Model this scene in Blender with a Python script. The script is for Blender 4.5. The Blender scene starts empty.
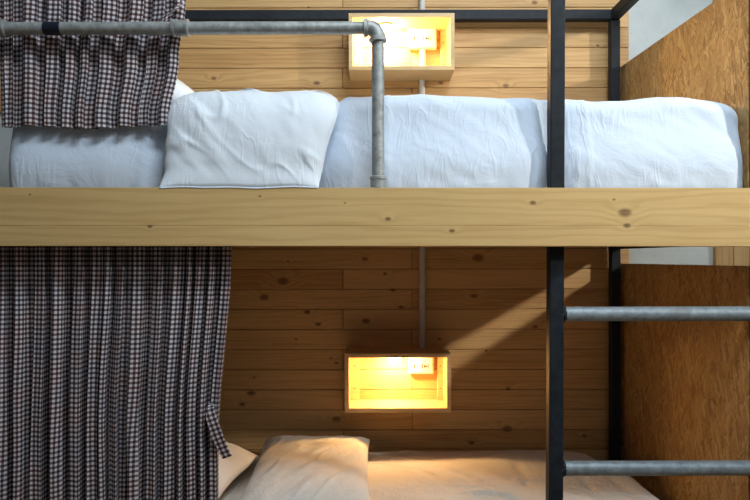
import bpy, bmesh, math, random
from mathutils import Vector, Matrix, noise as mnoise

random.seed(7)
C = bpy.context.scene.collection
PI = math.pi

# ------------------------------------------------------------------ measuring
CAM_Y, CAM_Z, F = -1.82, 1.30, 682.0
def sc(y): return F / (y - CAM_Y)
def PX(px, y): return (px - 375.0) / sc(y)
def PZ(py, y): return CAM_Z + (258.0 - py) / sc(y)

# ------------------------------------------------------------------ node helper
class NT:
    def __init__(self, name):
        self.m = bpy.data.materials.new(name); self.m.use_nodes = True
        self.t = self.m.node_tree; self.n = self.t.nodes; self.l = self.t.links
        self.b = self.n['Principled BSDF']
    def new(self, typ, **kw):
        nd = self.n.new(typ)
        for k, v in kw.items(): setattr(nd, k, v)
        return nd
    def put(self, sock, v):
        if isinstance(v, bpy.types.NodeSocket): self.l.new(v, sock)
        else: sock.default_value = v
    def math(self, op, a, b=None, c=None, clamp=False):
        nd = self.new('ShaderNodeMath', operation=op); nd.use_clamp = clamp
        self.put(nd.inputs[0], a)
        if b is not None: self.put(nd.inputs[1], b)
        if c is not None: self.put(nd.inputs[2], c)
        return nd.outputs[0]
    def vmath(self, op, a, b=None):
        nd = self.new('ShaderNodeVectorMath', operation=op)
        self.put(nd.inputs[0], a)
        if b is not None: self.put(nd.inputs[1], b)
        return nd.outputs['Value'] if op in ('LENGTH', 'DISTANCE', 'DOT_PRODUCT') else nd.outputs[0]
    def mix(self, fac, a, b, blend='MIX'):
        nd = self.new('ShaderNodeMix', data_type='RGBA', blend_type=blend)
        self.put(nd.inputs[0], fac); self.put(nd.inputs[6], a); self.put(nd.inputs[7], b)
        return nd.outputs[2]
    def noise(self, vec, scale=1.0, detail=3.0, rough=0.5, dist=0.0):
        nd = self.new('ShaderNodeTexNoise')
        self.put(nd.inputs['Vector'], vec); nd.inputs['Scale'].default_value = scale
        nd.inputs['Detail'].default_value = detail; nd.inputs['Roughness'].default_value = rough
        nd.inputs['Distortion'].default_value = dist
        return nd.outputs['Fac']
    def rng(self, v, a, b, c=0.0, d=1.0, smooth=False):
        nd = self.new('ShaderNodeMapRange'); nd.clamp = True
        if smooth: nd.interpolation_type = 'SMOOTHSTEP'
        self.put(nd.inputs[0], v)
        for i, x in enumerate((a, b, c, d)): nd.inputs[i + 1].default_value = x
        return nd.outputs[0]
    def coords(self): return self.new('ShaderNodeTexCoord').outputs['Object']
    def bump(self, h, strength=0.3, dist=0.01):
        nd = self.new('ShaderNodeBump'); nd.inputs['Strength'].default_value = strength
        nd.inputs['Distance'].default_value = dist; self.put(nd.inputs['Height'], h)
        self.l.new(nd.outputs[0], self.b.inputs['Normal'])
    def out(self, col=None, rough=0.5, metal=0.0, spec=0.5):
        if col is not None: self.put(self.b.inputs['Base Color'], col)
        self.put(self.b.inputs['Roughness'], rough); self.put(self.b.inputs['Metallic'], metal)
        self.put(self.b.inputs['Specular IOR Level'], spec)
        return self.m
def rgb(r, g, b): return (r, g, b, 1.0)

# ------------------------------------------------------------------ materials
def wood(name, light, dark, knots=(), island=0.0, line=1.0, rough=0.5, along='X', off=0.0, ring=55.0):
    t = NT(name); P = t.coords()
    s = t.new('ShaderNodeSeparateXYZ'); t.l.new(P, s.inputs[0])
    X, Y, Z = s.outputs
    if along == 'Z': X, Z = Z, X
    if along == 'Y': X, Y = Y, X
    if island:
        r = t.new('ShaderNodeNewGeometry').outputs['Random Per Island']
        Yo = t.math('ADD', t.math('MULTIPLY', r, 37.0), off)
    else:
        r = None; Yo = t.math('ADD', Y, off)
    field, dark_k, core_k = None, None, None
    for (kx, kz, kr) in knots:
        dx = t.math('MULTIPLY', t.math('SUBTRACT', X, kx), 0.62)
        dz = t.math('SUBTRACT', Z, kz)
        d = t.math('SQRT', t.math('ADD', t.math('MULTIPLY', dx, dx), t.math('MULTIPLY', dz, dz)))
        g = t.rng(d, 0, kr * 4.2, kr * 2.4, 0.0, True)
        c = t.rng(d, kr * 0.45, kr * 1.25, 1.0, 0.0, True)
        field = g if field is None else t.math('ADD', field, g)
        dark_k = c if dark_k is None else t.math('MAXIMUM', dark_k, c)
    cv = t.new('ShaderNodeCombineXYZ')
    t.put(cv.inputs[0], t.math('MULTIPLY', X, 1.3)); t.put(cv.inputs[1], Yo); t.put(cv.inputs[2], t.math('MULTIPLY', Z, 13.0))
    n1 = t.noise(cv.outputs[0], 1.0, 3.0, 0.55)
    zz = t.math('ADD', Z, t.math('MULTIPLY', n1, 0.10))
    if field is not None: zz = t.math('ADD', zz, field)
    w = t.math('SINE', t.math('MULTIPLY', zz, ring * 6.283))
    w = t.rng(w, -0.2, 1.0)
    cf = t.new('ShaderNodeCombineXYZ')
    t.put(cf.inputs[0], t.math('MULTIPLY', X, 5.0)); t.put(cf.inputs[1], Yo); t.put(cf.inputs[2], t.math('MULTIPLY', Z, 260.0))
    fib = t.noise(cf.outputs[0], 1.0, 2.0, 0.6)
    cb = t.new('ShaderNodeCombineXYZ')
    t.put(cb.inputs[0], t.math('MULTIPLY', X, 2.2)); t.put(cb.inputs[1], Yo); t.put(cb.inputs[2], t.math('MULTIPLY', Z, 30.0))
    blot = t.noise(cb.outputs[0], 1.0, 3.0, 0.6)
    f = t.math('ADD', t.math('MULTIPLY', w, 0.34 * line), t.math('MULTIPLY', t.rng(fib, 0.3, 0.75), 0.22))
    f = t.math('ADD', f, t.math('MULTIPLY', t.rng(blot, 0.35, 0.72), 0.45))
    if r is not None:
        f = t.math('ADD', f, t.math('MULTIPLY', t.math('SUBTRACT', r, 0.5), island))
    col = t.mix(t.rng(f, 0.1, 1.1), rgb(*light), rgb(*dark))
    if dark_k is not None:
        kd = t.math('MULTIPLY', dark_k, t.rng(fib, 0.2, 0.7, 0.6, 1.0))
        col = t.mix(t.math('MULTIPLY', kd, 0.92), col, rgb(0.13, 0.050, 0.018))
    t.bump(t.math('ADD', fib, t.math('MULTIPLY', w, 0.3)), 0.12, 0.002)
    return t.out(col, rough, 0.0, 0.35)

def osb(name):
    t = NT(name); P = t.coords()
    s = t.new('ShaderNodeSeparateXYZ'); t.l.new(P, s.inputs[0])
    layers = []
    for i, (ang, sx, sz) in enumerate(((-8, 110, 17), (48, 125, 23), (-38, 125, 21), (12, 130, 17))):
        a = math.radians(ang); ca, sa = math.cos(a), math.sin(a)
        y, z = s.outputs[1], s.outputs[2]
        u = t.math('ADD', t.math('MULTIPLY', y, ca), t.math('MULTIPLY', z, -sa))
        v = t.math('ADD', t.math('MULTIPLY', y, sa), t.math('MULTIPLY', z, ca))
        c = t.new('ShaderNodeCombineXYZ')
        wob = t.noise(P, 22.0, 2.0)
        t.put(c.inputs[0], t.math('ADD', t.math('MULTIPLY', u, sx), t.math('MULTIPLY', wob, 1.6)))
        t.put(c.inputs[1], t.math('MULTIPLY', v, sz)); c.inputs[2].default_value = 5.3 * i
        vo = t.new('ShaderNodeTexVoronoi'); vo.inputs['Scale'].default_value = 1.0
        t.l.new(c.outputs[0], vo.inputs['Vector'])
        sp = t.new('ShaderNodeSeparateColor'); t.l.new(vo.outputs['Color'], sp.inputs[0])
        layers.append((sp.outputs[0], sp.outputs[1], vo.outputs['Distance']))
    val, top = layers[0][0], layers[0][1]
    hgt = layers[0][2]
    for a, b, d in layers[1:]:
        m = t.math('GREATER_THAN', b, 0.58)
        mx = t.new('ShaderNodeMix', data_type='FLOAT'); t.put(mx.inputs[0], m); t.put(mx.inputs[2], val); t.put(mx.inputs[3], a)
        val = mx.outputs[0]
    fine = t.noise(P, 160.0, 3.0, 0.6)
    big = t.noise(P, 5.0, 3.0, 0.6)
    ramp = t.new('ShaderNodeValToRGB'); t.put(ramp.inputs[0], t.math('ADD', t.math('MULTIPLY', val, 0.72), t.math('MULTIPLY', fine, 0.28)))
    e = ramp.color_ramp.elements
    e[0].position = 0.10; e[0].color = rgb(0.24, 0.122, 0.040)
    e[1].position = 0.92; e[1].color = rgb(0.70, 0.50, 0.23)
    k = e.new(0.35); k.color = rgb(0.46, 0.258, 0.090)
    k = e.new(0.68); k.color = rgb(0.55, 0.345, 0.132)
    col = t.mix(t.rng(big, 0.35, 0.7, 0.0, 0.35), ramp.outputs[0], rgb(0.38, 0.22, 0.075))
    fl = t.rng(t.noise(P, 75.0, 2.0, 0.7), 0.66, 0.74)
    col = t.mix(t.math('MULTIPLY', fl, 0.7), col, rgb(0.07, 0.03, 0.012))
    t.bump(t.math('ADD', val, fine), 0.25, 0.0015)
    return t.out(col, 0.48, 0, 0.5)

def cloth(name, base, warm=None, amp=1.0):
    t = NT(name); P = t.coords()
    n = t.noise(P, 9.0, 4.0, 0.55, 0.6)
    w = t.noise(P, 900.0, 1.0)
    col = t.mix(t.rng(n, 0.3, 0.7, 0, 0.5), rgb(*base), rgb(base[0]*0.93, base[1]*0.945, base[2]*0.96))
    mp = t.new('ShaderNodeMapping'); mp.inputs['Rotation'].default_value = (0.5, 0.85, 0.0); mp.inputs['Scale'].default_value = (26, 26, 6)
    t.l.new(P, mp.inputs[0])
    cr = t.noise(mp.outputs[0], 1.0, 2.0, 0.5, 0.8)
    cr = t.math('ABSOLUTE', t.math('SUBTRACT', cr, 0.5))
    cr = t.rng(cr, 0.0, 0.09, 0.0, 1.0, True)
    mask = t.rng(t.noise(P, 5.0, 1.0), 0.42, 0.6)
    h = t.math('ADD', t.math('MULTIPLY', n, 1.0), t.math('MULTIPLY', w, 0.02))
    h = t.math('SUBTRACT', h, t.math('MULTIPLY', t.math('SUBTRACT', 1.0, cr), t.math('MULTIPLY', mask, -0.22)))
    t.bump(h, 0.42 * amp, 0.02)
    t.b.inputs['Sheen Weight'].default_value = 0.1
    return t.out(col, 0.85, 0, 0.2)

def gingham(name, period=0.0134, u0=0.0):
    t = NT(name); uv = t.new('ShaderNodeUVMap').outputs[0]
    s = t.new('ShaderNodeSeparateXYZ'); t.l.new(uv, s.inputs[0])
    def stripe(v):
        p = t.math('FRACT', t.math('DIVIDE', v, period))
        d = t.math('ABSOLUTE', t.math('SUBTRACT', p, 0.5))       # 0 .. 0.5
        return t.rng(d, 0.215, 0.285, 1.0, 0.0)
    a, b = stripe(s.outputs[0]), stripe(s.outputs[1])
    # the dyed yarn wanders from navy black to maroon along the weave
    lo = t.noise(uv, 11.0, 1.0)
    yarn = t.mix(t.rng(lo, 0.4, 0.6), rgb(0.028, 0.024, 0.032), rgb(0.046, 0.021, 0.022))
    mid = t.mix(t.rng(lo, 0.4, 0.6), rgb(0.185, 0.155, 0.17), rgb(0.21, 0.135, 0.13))
    one = t.math('MAXIMUM', a, b); two = t.math('MULTIPLY', a, b)
    col = t.mix(one, rgb(0.66, 0.655, 0.695), mid)
    col = t.mix(two, col, yarn)
    th = t.noise(uv, 1400.0, 1.0)
    t.bump(th, 0.1, 0.001)
    m = t.out(col, 0.9, 0, 0.1)
    return m

def galvan(name, a=(0.25, 0.275, 0.27), b=(0.50, 0.53, 0.52)):
    t = NT(name); P = t.coords()
    n = t.noise(P, 55.0, 4.0, 0.65); n2 = t.noise(P, 14.0, 3.0, 0.6)
    col = t.mix(t.rng(n, 0.3, 0.7), rgb(*a), rgb(*b))
    col = t.mix(t.rng(n2, 0.56, 0.72, 0, 0.55), col, rgb(0.19, 0.20, 0.195))
    t.bump(n, 0.12, 0.002)
    return t.out(col, t.rng(n, 0.3, 0.7, 0.42, 0.58), 0.35, 0.5)

def black_steel(name):
    t = NT(name); P = t.coords()
    n = t.noise(P, 40.0, 4.0, 0.6)
    col = t.mix(t.rng(n, 0.35, 0.7), rgb(0.011, 0.0145, 0.019), rgb(0.021, 0.027, 0.035))
    return t.out(col, t.rng(n, 0.3, 0.7, 0.45, 0.6), 0.0, 0.22)

def concrete(name, a, b, s=1.6):
    t = NT(name); P = t.coords()
    n = t.noise(P, s, 6.0, 0.62, 0.4); f = t.noise(P, 40.0, 4.0, 0.6)
    col = t.mix(t.rng(n, 0.32, 0.68), rgb(*a), rgb(*b))
    col = t.mix(t.rng(f, 0.55, 0.75, 0, 0.25), col, rgb(a[0]*0.75, a[1]*0.75, a[2]*0.75))
    t.bump(t.math('ADD', n, t.math('MULTIPLY', f, 0.3)), 0.15, 0.01)
    return t.out(col, 0.8, 0, 0.3)

def plain(name, col, rough=0.5, metal=0.0, emit=0.0, ecol=None, bump=0.0):
    t = NT(name); P = t.coords()
    n = t.noise(P, 60.0, 3.0)
    c = t.mix(t.rng(n, 0.35, 0.65), rgb(*col), rgb(*[x * 0.92 for x in col]))
    if emit:
        t.b.inputs['Emission Color'].default_value = rgb(*ecol); t.b.inputs['Emission Strength'].default_value = emit
    if bump: t.bump(n, bump, 0.002)
    return t.out(c, rough, metal, 0.4)

WY = 0.98                                   # face of the board cladding
def kn(px, py, r, y=WY): return (PX(px, y), PZ(py, y), r * 0.88 / sc(y))
wall_knots = [kn(*k) for k in (
    (365,259,2.6),(283,281,4.6),(385,274,1.8),(393,290,2.2),(288,261,1.2),(264,297,3.6),(401,307,2.2),(307,312,2.6),(318,324,2.4),
    (366,321,3.2),(296,339,1.2),(296,344,1.0),(336,363,1.8),(331,358,1.2),(251,393,3.2),(254,377,1.4),(242,404,2.4),(336,419,3.6),
    (478,258,4.6),(474,296,2.8),(535,327,2.2),(439,339,1.6),(486,351,1.2),(508,389,2.2),(507,429,4.0),(471,443,2.6),(584,436,2.0),
    (214,78,2.2),(317,83,2.6),(309,7,1.0),(535,3,2.4),(506,86,2.6),(598,46,1.4),(472,21,2.2),(441,83,2.0))]
RY = -0.02
rail_knots = [kn(*k, RY) for k in ((625,213,5.2),(627,226,3.0),(533,203,2.6),(614,200,1.3),(388,219,2.4),(452,231,2.4),(30,194,1.1),
    (260,196,1.3),(345,203,1.0),(150,226,2.0))]

M = dict(
    boards=wood('pine_boards', (0.70, 0.45, 0.195), (0.42, 0.215, 0.072), wall_knots, island=0.60, line=0.8, rough=0.52),
    rail=wood('pine_rail', (0.74, 0.515, 0.225), (0.57, 0.355, 0.132), rail_knots, island=0.0, line=1.05, rough=0.5, off=3.0, ring=40),
    box=wood('pine_box', (0.72, 0.53, 0.29), (0.58, 0.38, 0.17), (), island=0.2, line=0.5, off=9.0, ring=40),
    side_boards=wood('pine_side', (0.56, 0.37, 0.17), (0.36, 0.19, 0.07), (), island=0.5, along='Z', off=5.0),
    ply=wood('plywood', (0.36, 0.23, 0.11), (0.26, 0.15, 0.06), (), off=2.0),
    osb=osb('strand_board'),
    sheet=cloth('white_sheet', (0.66, 0.765, 0.90), amp=0.75),
    sheet2=cloth('sheet_lamp_tint', (0.72, 0.655, 0.57), amp=1.3),  # white sheet tinted cream: warm lamplight put into its colour
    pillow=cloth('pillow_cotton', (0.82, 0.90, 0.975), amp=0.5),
    pillow2=cloth('pillow_lamp_tint', (0.79, 0.74, 0.67), amp=0.5),  # lower white pillows, with the lamp's warmth mixed into the cloth colour
    check=gingham('gingham'),
    pipe=galvan('galvanised'), rung=galvan('rung_pipe', (0.19, 0.235, 0.265), (0.35, 0.415, 0.455)),
    black=black_steel('black_steel'),
    wall=concrete('concrete_wall', (0.48, 0.545, 0.55), (0.72, 0.78, 0.79)),
    floor=wood('floor_boards', (0.46, 0.30, 0.16), (0.32, 0.19, 0.09), (), off=11.0, ring=25),
    ceil=concrete('concrete_ceiling', (0.5, 0.5, 0.49), (0.62, 0.62, 0.6)),
    pvc=plain('white_pvc', (0.72, 0.70, 0.66), 0.4),
    plate=plain('switch_plate', (0.82, 0.80, 0.76), 0.35),
    hole=plain('socket_dark', (0.02, 0.02, 0.02), 0.5),
    screw=plain('screw_dark', (0.05, 0.045, 0.04), 0.4, 0.6),
    tape=plain('navy_tape', (0.012, 0.016, 0.032), 0.4),
    bulb_hi=plain('lamp_glow_upper', (0.9, 0.85, 0.75), 0.4, 0.0, 1000.0, (1.0, 0.68, 0.30)),
    bulb_lo=plain('lamp_glow_lower', (0.9, 0.85, 0.75), 0.4, 0.0, 400.0, (1.0, 0.60, 0.235)),
)

# ------------------------------------------------------------------ object helpers
def link(name, bm, m, parent=None, smooth=False, bevel=0.0):
    me = bpy.data.meshes.new(name); bm.normal_update(); bm.to_mesh(me); bm.free()
    me.materials.append(m)
    if smooth: me.polygons.foreach_set('use_smooth', [True] * len(me.polygons))
    o = bpy.data.objects.new(name, me); C.objects.link(o)
    if parent is not None: o.parent = parent
    return o
def tag(o, label=None, cat=None, group=None, kind=None):
    for k, v in (('label', label), ('category', cat), ('group', group), ('kind', kind)):
        if v: o[k] = v
    return o
def empty(name, label, cat, group=None):
    o = bpy.data.objects.new(name, None); C.objects.link(o); o.empty_display_size = 0.05
    return tag(o, label, cat, group)
def box(bm, x0, x1, y0, y1, z0, z1, bev=0.0, seg=2):
    r = bmesh.ops.create_cube(bm, size=1.0)
    vs = r['verts']
    bmesh.ops.scale(bm, vec=(x1 - x0, y1 - y0, z1 - z0), verts=vs)
    bmesh.ops.translate(bm, vec=((x0 + x1) / 2, (y0 + y1) / 2, (z0 + z1) / 2), verts=vs)
    if bev:
        es = list({e for v in vs for e in v.link_edges})
        bmesh.ops.bevel(bm, geom=es, offset=bev, segments=seg, affect='EDGES', profile=0.5)
    return bm
def B(*a, **k): return box(bmesh.new(), *a, **k)
def tube(bm, pts, r, n=24, caps=True):
    pts = [Vector(p) for p in pts]; rings = []
    rr = r if isinstance(r, (list, tuple)) else [r] * len(pts)
    up = None
    for i, p in enumerate(pts):
        d = (pts[min(i + 1, len(pts) - 1)] - pts[max(i - 1, 0)]).normalized()
        if up is None:
            up = Vector((0, 1, 0)) if abs(d.y) < 0.9 else Vector((1, 0, 0))
        a = (up - d * up.dot(d)).normalized(); b = d.cross(a); up = a
        rings.append([bm.verts.new(p + (a * math.cos(2 * PI * k / n) + b * math.sin(2 * PI * k / n)) * rr[i]) for k in range(n)])
    for i in range(len(rings) - 1):
        for k in range(n):
            bm.faces.new((rings[i][k], rings[i][(k + 1) % n], rings[i + 1][(k + 1) % n], rings[i + 1][k]))
    if caps:
        bm.faces.new(rings[0][::-1]); bm.faces.new(rings[-1])
    return bm
def collar(bm, c, axis, prof, n=28):
    """lathe round an axis through c; prof = [(along, radius)]"""
    ax = Vector(axis)
    pts = [Vector(c) + ax * a for a, _ in prof]
    # build ring by ring so that steps stay crisp
    up = Vector((0, 1, 0)); a = up; b = ax.cross(a); rings = []
    for p, (_, r) in zip(pts, prof):
        rings.append([bm.verts.new(p + (a * math.cos(2*PI*k/n) + b * math.sin(2*PI*k/n)) * r) for k in range(n)])
    for i in range(len(rings) - 1):
        for k in range(n):
            bm.faces.new((rings[i][k], rings[i][(k+1) % n], rings[i+1][(k+1) % n], rings[i+1][k]))
    bm.faces.new(rings[0][::-1]); bm.faces.new(rings[-1])
    return bm
def autosmooth(o, ang=40):
    me = o.data; b = bmesh.new(); b.from_mesh(me)
    for f in b.faces: f.smooth = True
    for e in b.edges:
        if len(e.link_faces) == 2 and e.calc_face_angle(0) > math.radians(ang): e.smooth = False
    b.to_mesh(me); b.free(); return o
def N3(x, y, z, s=0.0): return mnoise.noise(Vector((x + s * 13.7, y + s * 7.1, z - s * 3.3)))

# ------------------------------------------------------------------ the room
def struct(name, bm, m): return tag(link(name, bm, m), kind='structure')
struct('floor', B(-5, 5, -5, 1.35, -0.1, 0.0), M['floor'])
struct('ceiling', B(-5, 5, -5, 1.35, 3.6, 3.7), M['ceil'])
struct('wall_back', B(-5, 5, 1.02, 1.30, 0.0, 3.6), M['wall'])

PITCH = 20.1 / sc(WY); Z0 = PZ(269, WY)
bm = bmesh.new()
for k in range(-16, 13):
    zt = Z0 - k * PITCH; zb = zt - PITCH
    j = PX(343 if k % 2 == 0 else 412, WY)
    for (x0, x1) in ((-1.13, j), (j, PX(629.5, WY))):
        box(bm, x0 + 0.0009, x1 - 0.0009, WY, WY + 0.022, zb + 0.0010, zt - 0.0010, 0.0022, 1)
struct('trim_1', bm, M['boards'])
bm = B(-1.13, PX(628, WY), WY + 0.0225, 1.0195, 0.04, 2.60)
struct('trim_2', bm, M['ply'])
# boards behind the neighbouring bunks, right and left
bm = bmesh.new()
x = PX(715, WY + 0.02)
for k in range(9):
    w = 0.075 + 0.02 * ((k * 7) % 3)
    box(bm, x + 0.001, x + w - 0.001, 0.995, 1.0195, 0.2, 2.7, 0.0015, 1); x += w
struct('trim_3', bm, M['side_boards'])
bm = bmesh.new()
for k in range(10):
    z = PZ(110, WY) + k * PITCH
    box(bm, -2.6, PX(4.5, WY), 0.995, 1.0195, z + 0.0007, z + PITCH - 0.0007, 0.0015, 1)
struct('trim_4', bm, M['boards'])

# ------------------------------------------------------------------ the bunk bed
bed = empty('bunk_bed', 'bunk bed with black square steel frame, pine front rail and grey pipe guard rail', 'bunk bed')
ZR1, ZR0 = PZ(187.6, RY), PZ(246.2, RY)
seam = PZ(226, RY)
bm = bmesh.new()
box(bm, -1.16, 1.16, RY, 0.025, seam + 0.0001, ZR1, 0.0012, 2)
box(bm, -1.16, 1.16, RY, 0.025, ZR0, seam - 0.0001, 0.0012, 2)
bmesh.ops.rotate(bm, cent=(0, 0, (ZR0 + ZR1) / 2), matrix=Matrix.Rotation(math.radians(0.14), 3, 'Y'), verts=bm.verts)
rail = tag(link('front_rail', bm, M['rail'], bed), 'pale pine rail of two jointed boards')

PY0, PY1 = 0.03, 0.07
PXL, PXR = PX(550, PY0), PX(564.5, PY0)
bm = B(PXL, PXR, PY0, PY1, 0.0, 2.262, 0.003)
for v in bm.verts: v.co.x += (v.co.z - 1.3) * 0.006
ladder = link('ladder_post', bm, M['black'], bed)
for py in (314.3, 468.6, 622.0):
    zz = PZ(py, 0.05)
    bm = tube(bmesh.new(), [(PXR - 0.006 + (zz - 1.3) * 0.006, 0.05, zz), (1.038, 0.05, zz)], 0.0200, 28)
    rg = tag(autosmooth(link('rung', bm, M['rung'], ladder)), 'galvanised grey pipe rung')
    bm = collar(bmesh.new(), (PXR - 0.001 + (zz - 1.3) * 0.006, 0.05, zz), (1, 0, 0), [(0, 0.0215), (0.003, 0.0228), (0.007, 0.0222), (0.009, 0.0203)])
    for v in bm.verts: v.co += Vector((N3(v.co.x*160, v.co.y*160, v.co.z*160), 0, 0)) * 0.003
    link('weld', bm, M['black'], ladder)
link('ladder_post', B(1.037, 1.075, PY0, PY1, 0.0, 2.262, 0.003), M['black'], bed)

BX0, BX1 = 0.947, 0.984
bm = B(BX0, BX1, 0.91, 0.95, 0.0, 2.2545, 0.003)
link('post', bm, M['black'], bed)
link('post', B(-BX1, -BX0, 0.91, 0.95, 0.0, 2.2545, 0.003), M['black'], bed)
link('post', B(-1.14, -1.10, PY0, PY1, 0.0, 2.262, 0.003), M['black'], bed)
link('beam', B(-BX1, BX1, 0.91, 0.95, 2.255, 2.295, 0.003), M['black'], bed)
link('beam', B(-1.14, 1.075, 0.03, 0.07, 2.262, 2.302, 0.003), M['black'], bed)
for s in (-1, 1):
    a, b = sorted((s * BX0, s * BX1))
    link('beam', B(a, b, 0.0705, 0.9095, 2.255, 2.295, 0.003), M['black'], bed)
    link('beam', B(a, b, 0.0705, 0.9095, 1.334, 1.374, 0.003), M['black'], bed)
link('beam', B(-BX0, BX0, 0.91, 0.95, 1.39, 1.43, 0.003), M['black'], bed)
link('bed_base', B(-1.0, 1.0, 0.075, 0.909, 1.43, 1.448, 0.001), M['ply'], bed)
link('bed_base', B(-1.0, 0.99, 0.10, 0.909, 0.27, 0.29, 0.001), M['ply'], bed)
link('lower_rail', B(-1.16, 1.02, 0.072, 0.098, 0.16, 0.29, 0.002), M['rail'], bed)
for (z0, z1) in ((1.405, PZ(68.5, 0.97)), (0.05, PZ(263.8, 0.97))):
    bm = B(0.9985, 1.0165, 0.0725, 0.975, z0, z1, 0.0008, 1)
    for v in bm.verts: v.co.x += 0.0365 * (0.975 - v.co.y) / 0.9025        # the panels splay out a little to the front
    tag(link('side_panel', bm, M['osb'], bed), 'brown oriented strand board end panel')
tag(link('curtain_rod', tube(bmesh.new(), [(-1.12, 0.075, 1.362), (PXL, 0.075, 1.362)], 0.008, 14), M['black'], bed), 'thin black rod behind the rail')

# guard rail of pipe
GZ = PZ(27.8, 0.0); PR = 0.0167
gx = PX(378.3, 0.0)
R_el = 0.026
bm = tube(bmesh.new(), [(-1.25, 0, GZ), (gx - R_el, 0, GZ)], PR, 28)
tube(bm, [(gx, 0, GZ - R_el), (gx, 0, ZR1 + 0.001)], PR, 28)
guard = tag(autosmooth(link('guard_rail', bm, M['pipe'], bed)), 'grey galvanised pipe guard rail')
bm = bmesh.new()
pts = [(gx - R_el - 0.006, 0, GZ)] + [(gx - R_el + R_el * math.sin(a), 0, GZ - R_el + R_el * math.cos(a)) for a in [i * PI / 20 for i in range(11)]] + [(gx, 0, GZ - R_el - 0.006)]
tube(bm, pts, 0.0205, 28)
collar(bm, (gx - R_el - 0.013, 0, GZ), (1, 0, 0), [(0, 0.0215), (0.002, 0.0245), (0.010, 0.0245), (0.013, 0.0215)])
collar(bm, (gx, 0, GZ - R_el - 0.013), (0, 0, 1), [(0, 0.0215), (0.002, 0.0245), (0.010, 0.0245), (0.013, 0.0215)])
autosmooth(link('elbow', bm, M['pipe'], guard))
for cx in (PX(181, 0), PX(-1.5, 0)):
    L = 0.023
    bm = collar(bmesh.new(), (cx, 0, GZ), (1, 0, 0), [(-L, 0.0185), (-L + 0.002, 0.0232), (-L + 0.008, 0.0232), (-L + 0.0095, 0.0208),
        (L - 0.0095, 0.0208), (L - 0.008, 0.0232), (L - 0.002, 0.0232), (L, 0.0185)])
    autosmooth(link('coupling', bm, M['pipe'], guard))
bm = collar(bmesh.new(), (gx, 0, ZR1), (0, 0, 1), [(0.0, 0.0208), (0.022, 0.0208), (0.024, 0.0226), (0.030, 0.0226), (0.033, 0.0190)])
autosmooth(link('coupling', bm, M['pipe'], guard))
bm = collar(bmesh.new(), (PX(53.5, 0), 0, GZ), (1, 0, 0), [(-0.0225, 0.0170), (-0.0220, 0.0178), (0.0220, 0.0178), (0.0225, 0.0170)])
tag(autosmooth(link('tape', bm, M['tape'], guard)), 'navy tape wrapped round the pipe')

# ------------------------------------------------------------------ mattresses
def rbox(x0, x1, y0, y1, z0, z1, r, step, bottom=True):
    """rounded box as a dense even grid"""
    bm = bmesh.new()
    nx, ny, nz = [max(2, int(round(d / step))) for d in (x1 - x0, y1 - y0, z1 - z0)]
    key = {}
    def V(i, j, k):
        if (i, j, k) not in key:
            p = Vector((x0 + (x1 - x0) * i / nx, y0 + (y1 - y0) * j / ny, z0 + (z1 - z0) * k / nz))
            q = Vector((min(max(p.x, x0 + r), x1 - r), min(max(p.y, y0 + r), y1 - r), min(max(p.z, z0 + r), z1 - r)))
            d = p - q
            if d.length > 1e-9:
                # keep flat spacing: push out to radius r
                m = max(abs(d.x), abs(d.y), abs(d.z)); p = q + d.normalized() * m
            key[(i, j, k)] = bm.verts.new(p)
        return key[(i, j, k)]
    for i in range(nx):
        for j in range(ny):
            bm.faces.new((V(i,j,nz), V(i+1,j,nz), V(i+1,j+1,nz), V(i,j+1,nz)))
            bm.faces.new((V(i,j,0), V(i,j+1,0), V(i+1,j+1,0), V(i+1,j,0)))
    for i in range(nx):
        for k in range(nz):
            bm.faces.new((V(i,0,k), V(i+1,0,k), V(i+1,0,k+1), V(i,0,k+1)))
            bm.faces.new((V(i,ny,k), V(i,ny,k+1), V(i+1,ny,k+1), V(i+1,ny,k)))
    for j in range(ny):
        for k in range(nz):
            bm.faces.new((V(0,j,k), V(0,j,k+1), V(0,j+1,k+1), V(0,j+1,k)))
            bm.faces.new((V(nx,j,k), V(nx,j+1,k), V(nx,j+1,k+1), V(nx,j,k+1)))
    return bm
def sm(a, b, x):
    t = min(1, max(0, (x - a) / (b - a))); return t * t * (3 - 2 * t)
def bumpf(x, c, w): return math.exp(-((x - c) / w) ** 2)

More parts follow.
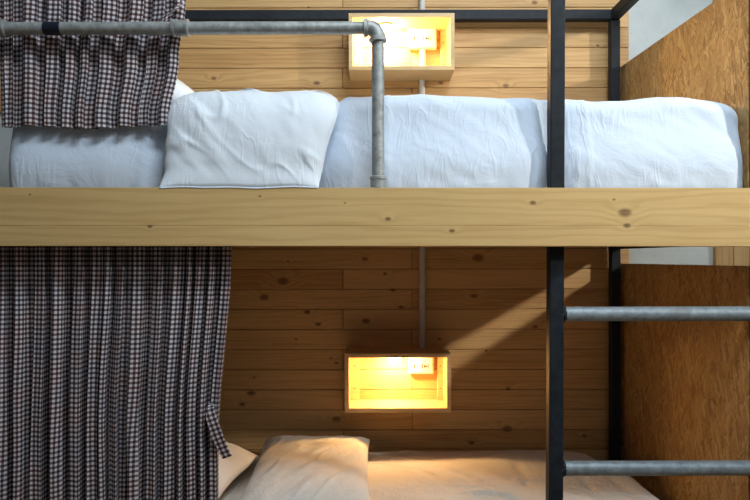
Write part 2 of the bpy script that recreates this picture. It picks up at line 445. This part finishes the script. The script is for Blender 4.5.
MY = 0.066
MZ = PZ(95.5, 0.11)
bm = rbox(-1.026, 1.006, MY, 0.906, 1.449, MZ, 0.045, 0.0075)
post_x = (PXL + PXR) / 2
UPL, UPR = -0.60, -0.10                     # where the front pillow lies
for v in bm.verts:
    if v.co.x > 0: v.co.x *= 1 + 0.036 * (1 - (v.co.y - MY) / (0.906 - MY)) - 0.009
    x, y, z = v.co
    front = 1 - sm(MY + 0.02, MY + 0.10, y)
    topw = sm(1.60, 1.72, z); low = 1 - topw
    # soft lumps
    d = 0.010 * N3(x*3.1, y*3, z*4.2, 1) + 0.005 * N3(x*8.3, y*7, z*6.0, 2)
    # slanting pull lines on the front of the sheet
    if front > 0:
        a = x * 0.9 + (z - 1.6) * 1.3
        b = -x * 0.5 + (z - 1.6) * 1.0
        d += front * 0.0018 * N3(a*26, b*6, 0.3, 3) * sm(-0.30, 0.0, x)
        d += front * 0.004 * N3(x*30, (z-1.45)*9, 0.5, 4) * (1 - sm(1.46, 1.58, z))
        # pressed fold lines
        for cx in (PX(388, MY), PX(589, MY)):
            d += front * 0.0030 * (bumpf(x, cx + 0.004 * N3(z*8, 0, cx), 0.0055))
        v.co.y -= d * 1.0 * front
        # pushed in round the ladder post
        dent = bumpf(x, post_x + 0.004, 0.055)
        flat = 1.0 if abs(x - post_x) < 0.03 else dent
        v.co.y += max(dent, 0) * 0.020 * front + (0.012 * bumpf(x, post_x, 0.03)) * front
        v.co.y += front * (0.020 * sm(1.50, 1.74, z) - 0.012 * bumpf(z, 1.56, 0.07))
        # hem flares out a little along the bottom
        v.co.y -= 0.006 * front * bumpf(z, 1.492, 0.018) * (0.5 + 0.5 * N3(x*14, 0, 0, 5)) * sm(-0.2, 0.0, x) * (1 - bumpf(x, post_x, 0.06))
        # pressed back by the pillow that hangs over the edge
        w = sm(UPL - 0.05, UPL + 0.06, x) * (1 - sm(UPR - 0.08, UPR + 0.02, x))
        v.co.y += 0.030 * w * front
    w = sm(UPL - 0.06, UPL + 0.05, x) * (1 - sm(UPR - 0.06, UPR + 0.03, x)) * (1 - sm(0.38, 0.50, y))
    v.co.z += topw * (d * 0.9 - 0.055 * w)
    wc = (1 - sm(UPL - 0.14, UPL - 0.02, x)) * sm(0.2, 0.3, y)
    v.co.z -= topw * 0.03 * wc
    # the right end sags towards the panel
    v.co.z -= topw * 0.030 * sm(0.84, 1.02, x) * (0.4 + 0.6 * front)
    v.co.z -= topw * 0.012 * sm(0.45, 0.62, x) * bumpf(x, 0.64, 0.12)
    v.co.z -= topw * 0.012 * (1 - sm(-0.2, 0.0, x)) * 0
    v.co.y = max(v.co.y, 0.030) if abs(x - post_x) > 0.06 else max(v.co.y, PY1 + 0.0015)
up_m = tag(link('mattress', bm, M['sheet'], smooth=True), 'upper bunk mattress wrapped in a creased white sheet, on the pine rail', 'mattress', 'bunk mattresses')

LZ = 0.543
creases = []
for (a, b, c, d_) in ((418, 468, 470, 500), (438, 466, 505, 496), (460, 492, 520, 499), (492, 474, 530, 492), (512, 458, 532, 490), (520, 480, 545, 500), (575, 470, 600, 498), (590, 462, 640, 500)):
    def fl(px, py):
        dd = F * (CAM_Z - LZ) / (py - 258.0); return ((px - 375) * dd / F, dd + CAM_Y)
    creases.append((*fl(a, b), *fl(c, d_)))
bm = rbox(-0.985, 0.925, 0.115, 0.9065, 0.291, LZ, 0.06, 0.0062)
for v in bm.verts:
    x, y, z = v.co
    topw = sm(0.42, 0.50, z)
    d = 0.008 * N3(x*2.6, y*3.4, 0, 6) + 0.003 * N3(x*7, y*9, 0, 7)
    a = x * 0.8 - y * 0.6; b = x * 0.5 + y * 0.9
    rg = N3(a*5, b*13, 0, 8); d += 0.006 * max(0, 1 - abs(rg) * 7) * sm(-0.1, 0.2, N3(x*3, y*3, 1, 9)) 
    for (ax, ay, bx, by) in creases:
        t = min(1, max(0, ((x-ax)*(bx-ax) + (y-ay)*(by-ay)) / ((bx-ax)**2 + (by-ay)**2)))
        px_, py_ = ax + (bx-ax)*t, ay + (by-ay)*t + 0.015 * math.sin(t * 3.0)
        q = math.hypot(x - px_, y - py_); s_ = (y - py_)
        d += (0.012 * bumpf(q, 0.010, 0.012) * (1 if s_ > 0 else -0.6)) * math.sin(PI * min(1, max(0.06, t)))
    v.co.z += topw * d
    # rounded corner by the rear post
    c = sm(0.70, 0.93, x) * sm(0.50, 0.93, y)
    v.co.x -= 0.07 * c * sm(0.3, 0.5, z); v.co.z -= 0.02 * c * topw
    v.co.x += 0.012 * N3(y*7, z*6, 2, 10) * sm(0.8, 0.92, x)
    # pillows press in
    v.co.z -= topw * 0.03 * bumpf(x, -0.22, 0.22) * bumpf(y, 0.55, 0.3)
    v.co.z -= topw * 0.03 * (1 - sm(-0.55, -0.40, x))
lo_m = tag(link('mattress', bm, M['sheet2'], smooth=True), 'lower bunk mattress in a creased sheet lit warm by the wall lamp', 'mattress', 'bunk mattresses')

# ------------------------------------------------------------------ pillows
def pillow_grid(nu, nv, T, fn, seed, pw=2.6, edge=0.006, wk=1.0):
    """two skins joined at the seam; fn(u, v) -> centre point and normal, u, v in -1..1"""
    bm = bmesh.new(); top = {}; bot = {}
    for i in range(nu + 1):
        for j in range(nv + 1):
            u = -math.cos(PI * i / nu); v = -math.cos(PI * j / nv)
            u = 0.55 * u + 0.45 * (2 * i / nu - 1); v = 0.55 * v + 0.45 * (2 * j / nv - 1)
            h = T * (max(0, 1 - abs(u) ** pw) ** 0.55) * (max(0, 1 - abs(v) ** pw) ** 0.55)
            p, n = fn(u, v)
            wr = 0.0
            e = (1 - abs(u) ** 6) * (1 - abs(v) ** 6)
            a, b = u * 0.75 + v * 0.65, -u * 0.65 + v * 0.75
            wr += 0.22 * T * N3(a * 1.4, b * 4.6, seed, seed) + 0.07 * T * N3(a * 3.2, b * 9.5, seed, seed + 1)
            rg = N3(a * 1.3, b * 5.0, seed + 4, seed + 2)
            wr += 0.26 * T * max(0, 1 - abs(rg) * 6) * max(0, min(1, 0.5 + 1.4 * N3(u * 1.7, v * 1.7, seed + 9)))
            border = i in (0, nu) or j in (0, nv)
            if border:
                top[i, j] = bot[i, j] = bm.verts.new(p)
            else:
                top[i, j] = bm.verts.new(p + n * (h + wr * e * wk + edge * 0.3))
                bot[i, j] = bm.verts.new(p - n * (h * 0.92 + edge * 0.3))
    for i in range(nu):
        for j in range(nv):
            bm.faces.new((top[i,j], top[i+1,j], top[i+1,j+1], top[i,j+1]))
            bm.faces.new((bot[i,j], bot[i,j+1], bot[i+1,j+1], bot[i+1,j]))
    return bm

# the pillow that flops over the front edge of the upper bunk
path = [(0.40, 1.752), (0.24, 1.750), (0.135, 1.742), (0.085, 1.732), (0.050, 1.708), (0.033, 1.670), (0.024, 1.61), (0.017, 1.55), (0.009, 1.508), (-0.019, 1.4865)]
seglen = [0]
for a, b in zip(path, path[1:]): seglen.append(seglen[-1] + math.dist(a, b))
def along(s):
    s *= seglen[-1]
    for i in range(len(path) - 1):
        if s <= seglen[i + 1] + 1e-9:
            f = (s - seglen[i]) / (seglen[i+1] - seglen[i])
            return [path[i][k] + (path[i+1][k] - path[i][k]) * f for k in (0, 1)]
    return list(path[-1])
def smooth_along(s):
    acc = [0, 0]; W = 0
    for d in (-0.06, -0.04, -0.02, 0, 0.02, 0.04, 0.06):
        q = min(1, max(0, s + d))
        # mirror at the ends so the ends do not creep in
        if s + d > 1: q = 2 - (s + d)
        if s + d < 0: q = -(s + d)
        p = along(q)
        if s + d > 1: e = along(1); p = [2 * e[0] - p[0], 2 * e[1] - p[1]]
        if s + d < 0: e = along(0); p = [2 * e[0] - p[0], 2 * e[1] - p[1]]
        acc[0] += p[0]; acc[1] += p[1]; W += 1
    return acc[0] / W, acc[1] / W
def flop(u, v):
    s = (v + 1) / 2
    y, z = smooth_along(s); y2, z2 = smooth_along(min(1, s + 0.01)); y1, z1 = smooth_along(max(0, s - 0.01))
    ty, tz = y2 - y1, z2 - z1; L = math.hypot(ty, tz) or 1
    nrm = Vector((0, tz / L, -ty / L))
    k = sm(1.72, 1.49, z)
    k = 1 - sm(1.49, 1.73, z)
    xl = -0.564 + (-0.570 + 0.564) * k + 0.006 * N3(v * 3, 0, 4, 1) - 0.004 * N3(v * 8, 1, 3)
    xr = -0.098 + (-0.150 + 0.098) * k + 0.006 * N3(v * 3, 5, 4, 1)
    # edges bow in slightly between the corners
    bow = 0.012 * (1 - v * v)
    xl += bow * 0.3; xr -= bow * 0.3
    x = xl + (xr - xl) * (u + 1) / 2
    zz = 0.004 * N3(u * 2.2, v, 7)
    return Vector((x, y, z + zz)), nrm
bm = pillow_grid(96, 110, 0.036, flop, 3, 5.0)
pl = tag(link('pillow', bm, M['pillow'], smooth=True), 'white pillow flopped over the front edge of the upper bunk', 'pillow', 'white bed pillows')
# sewn hem along the edges
bm = bmesh.new(); hem = [flop(u / 40 - 1, 1.0)[0] + Vector((0, -0.001, 0)) for u in range(0, 81)]
tube(bm, hem, 0.0022, 8)
for uu in (-1, 1):
    tube(bm, [flop(uu, -1 + v / 40)[0] for v in range(0, 81)], 0.0016, 8)
link('hem', bm, M['pillow'], pl, smooth=True)

def flat_pillow(cx, cy, cz, a, b, T, rz, rx, ry, seed, m, label, pw=2.8):
    R = Matrix.Rotation(rz, 3, 'Z') @ Matrix.Rotation(ry, 3, 'Y') @ Matrix.Rotation(rx, 3, 'X')
    n = R @ Vector((0, 0, 1))
    def fn(u, v):
        # corners reach out, sides pull in
        k = 1 - 0.06 * (1 - v * v) ; l = 1 - 0.06 * (1 - u * u)
        sag = -0.35 * T * (u * u + v * v) * 0.5
        return Vector((cx, cy, cz)) + R @ Vector((u * a * k, v * b * l, sag)), n
    return tag(link('pillow', pillow_grid(72, 72, T, fn, seed, pw, 0.006, 0.35 if seed == 11 else 1.0), m, smooth=True), label, 'pillow', 'white bed pillows')
flat_pillow(-0.785, 0.55, 1.885, 0.250, 0.24, 0.070, 0.06, 0.0, 0.42, 11, M['pillow'],
            'white pillow corner showing between the upper curtain and the wall boards')
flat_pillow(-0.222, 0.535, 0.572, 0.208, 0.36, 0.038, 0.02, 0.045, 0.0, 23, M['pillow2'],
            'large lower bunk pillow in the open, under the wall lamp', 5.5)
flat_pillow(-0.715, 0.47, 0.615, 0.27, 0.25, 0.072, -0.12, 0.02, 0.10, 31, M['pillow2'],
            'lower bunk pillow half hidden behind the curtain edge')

# ------------------------------------------------------------------ curtains
def curtain(name, xl, xr, zt, zb, y0, A, N, seed, nz=60, per=26, ybot=None, ov=0.22, zfn=None):
    rnd = random.Random(seed)
    wid = [rnd.uniform(0.45, 1.75) for _ in range(N)]; S = sum(wid); wid = [w / S for w in wid]
    amp = [rnd.uniform(0.55, 1.0) for _ in range(N + 1)]
    skew = [rnd.uniform(-1, 1) for _ in range(N + 1)]
    cum = [0]
    for w in wid: cum.append(cum[-1] + w)
    nu = N * per
    rows = []
    for r in range(nz + 1):
        zf = r / nz; row = []
        for c in range(nu + 1):
            q = c / per; j = min(int(q), N - 1); f = q - j
            xf = cum[j] + wid[j] * f; ph = 2 * PI * q
            a = amp[j] + (amp[j + 1] - amp[j]) * sm(0, 1, f); sk = skew[j] + (skew[j + 1] - skew[j]) * sm(0, 1, f)
            z = zt + (zb - zt) * zf
            drift = 0.35 * N3(xf * 9, z * 1.6, 0, seed) + 0.12 * N3(xf * 25, z * 4.0, 1, seed)
            ph2 = ph + drift * 1.6
            grow = 0.72 + 0.28 * sm(0, 0.5, zf)
            x = xl(z) + (xr(z) - xl(z)) * xf - (0.15 + 0.03 * sk) / N * (xr(z) - xl(z)) * math.sin(2 * ph2 + 0.5 * sk) + 0.006 * N3(xf * 7, z * 2.1, 3, seed)
            y = y0 + A * grow * (a * math.sin(ph2) * 0.78 + 0.22 * math.sin(2.6 * ph2 + 2 * sk + z * 0.8)) + 0.1 * A * N3(xf * 30, z * 5, 2, seed)
            zz = z
            if zfn and zf > 0.8: zz += zfn(xf) * (zf - 0.8) / 0.2
            row.append(Vector((x, y, zz)))
        rows.append(row)
    mid = rows[nz // 2]; arc = [0]
    for p, q in zip(mid, mid[1:]): arc.append(arc[-1] + (q - p).length)
    bm = bmesh.new(); uv = bm.loops.layers.uv.new('UVMap')
    vs = [[bm.verts.new(p) for p in row] for row in rows]
    for r in range(nz):
        for c in range(nu):
            f = bm.faces.new((vs[r][c], vs[r + 1][c], vs[r + 1][c + 1], vs[r][c + 1]))
            for lp, (rr, cc) in zip(f.loops, ((r, c), (r + 1, c), (r + 1, c + 1), (r, c + 1))):
                lp[uv].uv = (arc[cc], rows[rr][cc].z)
    return link(name, bm, M['check'], smooth=True)
def strip(name, pts, wdir, w, parent):
    """a sewn cloth band: centre line pts, width direction(s), a little thickness"""
    bm = bmesh.new(); uv = bm.loops.layers.uv.new('UVMap'); L = 0; prev = None; rows = []; us = []
    for i, p in enumerate(pts):
        p = Vector(p); d = Vector(wdir[i] if isinstance(wdir, list) else wdir).normalized()
        if prev is not None: L += (p - prev).length
        prev = p; us.append(L)
        t = (Vector(pts[min(i+1, len(pts)-1)]) - Vector(pts[max(i-1, 0)])).normalized()
        n = t.cross(d).normalized() * 0.0012
        ww = w[i] if isinstance(w, list) else w
        rows.append([bm.verts.new(p + d*ww/2 + n), bm.verts.new(p - d*ww/2 + n), bm.verts.new(p - d*ww/2 - n), bm.verts.new(p + d*ww/2 - n)])
    wu = [0, 1, 1, 0]
    for i in range(len(rows) - 1):
        for k in range(4):
            f = bm.faces.new((rows[i][k], rows[i][(k+1) % 4], rows[i+1][(k+1) % 4], rows[i+1][k]))
            for lp, (ii, kk) in zip(f.loops, ((i, k), (i, (k+1) % 4), (i+1, (k+1) % 4), (i+1, k))):
                ww = w[ii] if isinstance(w, list) else w
                lp[uv].uv = (wu[kk] * ww, us[ii])
    bm.faces.new(rows[0][::-1]); bm.faces.new(rows[-1])
    return link(name, bm, M['check'], parent)

CYL = 0.068
lc = curtain('curtain', lambda z: -1.06, lambda z: PX(230, CYL) + (PX(218, CYL) - PX(230, CYL)) * sm(1.33, 0.75, z) if False else
             PX(230.5, CYL) - 0.036 * (1 - sm(0.80, 1.34, z)), 1.355, 0.30, CYL, 0.038, 15, 5, nz=90)
tag(lc, 'long gingham curtain drawn across the left of the lower bunk', 'curtain', 'gingham bunk curtains')
tx0, ty = PX(212, 0.03), 0.028
pts = [(PX(209, .03), 0.060, PZ(405, .03)), (PX(209.5, .03), 0.032, PZ(409, .03)), (PX(211, .03), 0.026, PZ(416, .03)), (PX(214.5, .03), 0.024, PZ(426, .03)), (PX(218.5, .03), 0.026, PZ(438, .03)), (PX(223, .03), 0.028, PZ(449, .03)), (PX(227, .03), 0.029, PZ(457, .03))]
strip('tie', pts, [(1, 0.1, 0.15), (1, 0.1, 0.2), (1, 0.1, 0.3), (1, 0.0, 0.35), (1, 0.0, 0.38), (1, -0.1, 0.38), (1, -0.1, 0.36)], [0.016, 0.022, 0.027, 0.029, 0.029, 0.028, 0.027], lc)

CYU = 0.044
def uxr(z):
    top = PX(184, CYU); 
    return top - 0.020 * (1 - sm(1.84, 2.0, z)) - 0.026 * (1 - sm(1.68, 1.84, z))
rz = random.Random(4)
uc = curtain('curtain', lambda z: PX(3, CYU), uxr, 2.2605, PZ(126.5, CYU), CYU, 0.0225, 9, 21, nz=50,
             zfn=lambda xf: 0.004 * math.sin(xf * 9.0))
tag(uc, 'short bunched gingham curtain hanging behind the pipe of the upper bunk', 'curtain', 'gingham bunk curtains')
pts = [(PX(158, 0), 0.012, PZ(19.5, 0)), (PX(163, 0), -0.004, PZ(19, 0)), (PX(168, 0), -0.010, PZ(17.5, 0)), (PX(173, 0), -0.010, PZ(14.5, 0)), (PX(177, 0), -0.004, PZ(9, 0)), (PX(180, 0), 0.012, PZ(2, 0))]
strip('tie', pts, [(0, 0.5, 1), (0, 0.4, 1), (0.2, 0.3, 1), (0.5, 0.1, 0.9), (0.8, 0, 0.5), (1, 0, 0.2)], [0.012, 0.014, 0.015, 0.017, 0.018, 0.02], uc)

# ------------------------------------------------------------------ lamp boxes in the wall
def lamp_box(x0, x1, z0, z1, label, bulb, bulb_x, yf=0.815, t=0.0165):
    yb = WY - 0.0004
    e = empty('lamp_box', label, 'wall lamp box', 'pine lamp boxes on the back wall')
    m = M['box']
    link('side_board', B(x0, x0 + t, yf, yb, z0, z1, 0.0012, 1), m, e)
    link('side_board', B(x1 - t, x1, yf, yb, z0, z1, 0.0012, 1), m, e)
    link('top_board', B(x0 + t, x1 - t, yf, yb, z1 - t, z1, 0.0012, 1), m, e)
    link('bottom_board', B(x0 + t, x1 - t, yf, yb, z0, z0 + t, 0.0012, 1), m, e)
    for s in (0, 1):
        a, b = (x0 + t, x0 + t + 0.036) if s == 0 else (x1 - t - 0.024, x1 - t)
        bt = link('batten', B(a, b, yb - 0.02, yb, z0 + t, z1 - t, 0.001, 1), m, e)
        for fz in (0.25, 0.72):
            zz = z0 + t + (z1 - z0 - 2 * t) * fz; xx = (a + b) / 2
            link('screw', collar(bmesh.new(), (xx, yb - 0.0195, zz), (0, -1, 0.0001), [(0, 0.0026), (0.001, 0.0026)], 10) if False else
                 tube(bmesh.new(), [(xx, yb - 0.0195, zz), (xx, yb - 0.0212, zz)], 0.0027, 12), M['screw'], bt)
    # round lamp under the top board
    lx, ly, lz = x0 + bulb_x, yf + 0.078, z1 - t
    bm = bmesh.new()
    prof = [(0, 0.026), (0.004, 0.027), (0.010, 0.027)]
    collar(bm, (lx, ly, lz), (0, 0, -1), prof, 24)
    lp = autosmooth(link('lamp_base', bm, M['plate'], e))
    bm = bmesh.new()
    prof = [(0.0102, 0.0255)] + [(0.0102 + 0.020 * math.sin(a), 0.0255 * math.cos(a)) for a in [PI/2 * k / 7 for k in range(1, 7)]] + [(0.0302, 0.002)]
    collar(bm, (lx, ly, lz), (0, 0, -1), prof, 24)
    tag(autosmooth(link('bulb', bm, bulb, lp)), 'glowing warm bulb')
    return e
YF = 0.815
ub = lamp_box(PX(349, YF), PX(455, YF), PZ(70, YF), PZ(13, YF), 'brightly lit pine lamp box on the wall above the upper bunk', M['bulb_hi'], 0.145)
lb = lamp_box(PX(344.5, YF), PX(451, YF), PZ(412.5, YF), PZ(353.5, YF), 'lit pine lamp box on the dark wall above the lower bunk', M['bulb_lo'], 0.195)

def socket(x0, x1, z0, z1, label):
    e = tag(link('power_socket', B(x0, x1, WY - 0.030, WY - 0.0004, z0, z1, 0.004, 2), M['plate']), label, 'power socket', 'power sockets in the lamp boxes')
    link('face_plate', B(x0 + 0.006, x1 - 0.006, WY - 0.033, WY - 0.0302, z0 + 0.006, z1 - 0.006, 0.001, 1), M['plate'], e)
    cz = z0 + (z1 - z0) * 0.42
    for fx, w, h in ((0.24, 0.006, 0.016), (0.34, 0.003, 0.018), (0.55, 0.004, 0.020), (0.64, 0.004, 0.014), (0.70, 0.010, 0.005), (0.78, 0.003, 0.02)):
        cx = x0 + (x1 - x0) * fx
        link('socket_slot', B(cx - w/2, cx + w/2, WY - 0.0336, WY - 0.0331, cz - h/2, cz + h/2), M['hole'], e)
    return e
SY = 0.947
socket(PX(408, SY), PX(437, SY), PZ(48, SY), PZ(25.5, SY), 'white power socket inside the upper lamp box')
socket(PX(408.5, SY), PX(433.5, SY), PZ(374.5, SY), PZ(355, SY), 'white power socket inside the lower lamp box')

def conduit(px, z0, z1, clips, label):
    x = PX(px, 0.966); r = 0.0125
    o = tag(autosmooth(link('conduit', tube(bmesh.new(), [(x, WY - r - 0.0008, z0), (x, WY - r - 0.0008, z1)], r, 20), M['pvc'])), label, 'conduit', 'white wiring conduits')
    for z in clips:
        bm = tube(bmesh.new(), [(x, WY - r - 0.0008, z - 0.007), (x, WY - r - 0.0008, z + 0.007)], r + 0.0018, 20)
        link('clip', bm, M['pvc'], o)
t_ = 0.0165
conduit(422.5, PZ(13, YF) + 0.001, 3.599, (2.45, 3.0), 'white conduit running up the wall from the top of the upper lamp box')
conduit(422.8, PZ(70, YF) + t_ + 0.001, PZ(48, SY) - 0.001, (), 'short white conduit inside the upper lamp box below its socket')
conduit(422.2, PZ(353.5, YF) + 0.001, PZ(70, YF) - 0.001, (1.22,), 'long white conduit between the two lamp boxes')

# ------------------------------------------------------------------ light
def area(name, loc, aim, sx, sy, power, col):
    l = bpy.data.lights.new(name, 'AREA'); l.shape = 'RECTANGLE'; l.size = sx; l.size_y = sy; l.energy = power; l.color = col
    o = bpy.data.objects.new(name, l); C.objects.link(o); o.location = loc
    o.rotation_euler = (Vector(aim) - Vector(loc)).to_track_quat('-Z', 'Y').to_euler()
    return o
area('window_daylight', (1.3, -3.0, 3.25), (0.0, 0.3, 1.6), 2.2, 0.9, 10, (0.83, 0.93, 1.0))
sp = area('ceiling_spotlight', (3.94, -2.30, 3.09), (0.85, 0.4, 1.75), 0.18, 0.16, 4.4, (1.0, 0.95, 0.86))
sp.data.spread = math.radians(32)

area('overhead_fill', (0.65, -1.30, 3.45), (0.2, 0.7, 1.8), 1.3, 0.5, 47, (0.83, 0.925, 1.0))  # unseen overhead light, added to brighten the upper wall and bedding

w = bpy.data.worlds.new('World'); bpy.context.scene.world = w; w.use_nodes = True
bg = w.node_tree.nodes['Background']; bg.inputs[0].default_value = (0.78, 0.88, 1.0, 1); bg.inputs[1].default_value = 0.07

# ------------------------------------------------------------------ camera
cd = bpy.data.cameras.new('camera'); cam = bpy.data.objects.new('camera', cd); C.objects.link(cam)
cam.location = (0, CAM_Y, CAM_Z); cam.rotation_euler = (PI / 2, math.radians(0.10), 0)
cd.sensor_width = 36.0; cd.lens = F / 750 * 36.0; cd.shift_y = 8.0 / 750; cd.clip_start = 0.05
S = bpy.context.scene; S.camera = cam
S.view_settings.view_transform = 'Standard'; S.view_settings.look = 'None'
S.view_settings.exposure = 0.22; S.view_settings.gamma = 1.0; S.view_settings.use_curve_mapping = False
S.cycles.use_denoising = True
S.cycles.max_bounces = 8; S.cycles.diffuse_bounces = 5; S.cycles.sample_clamp_indirect = 6.0
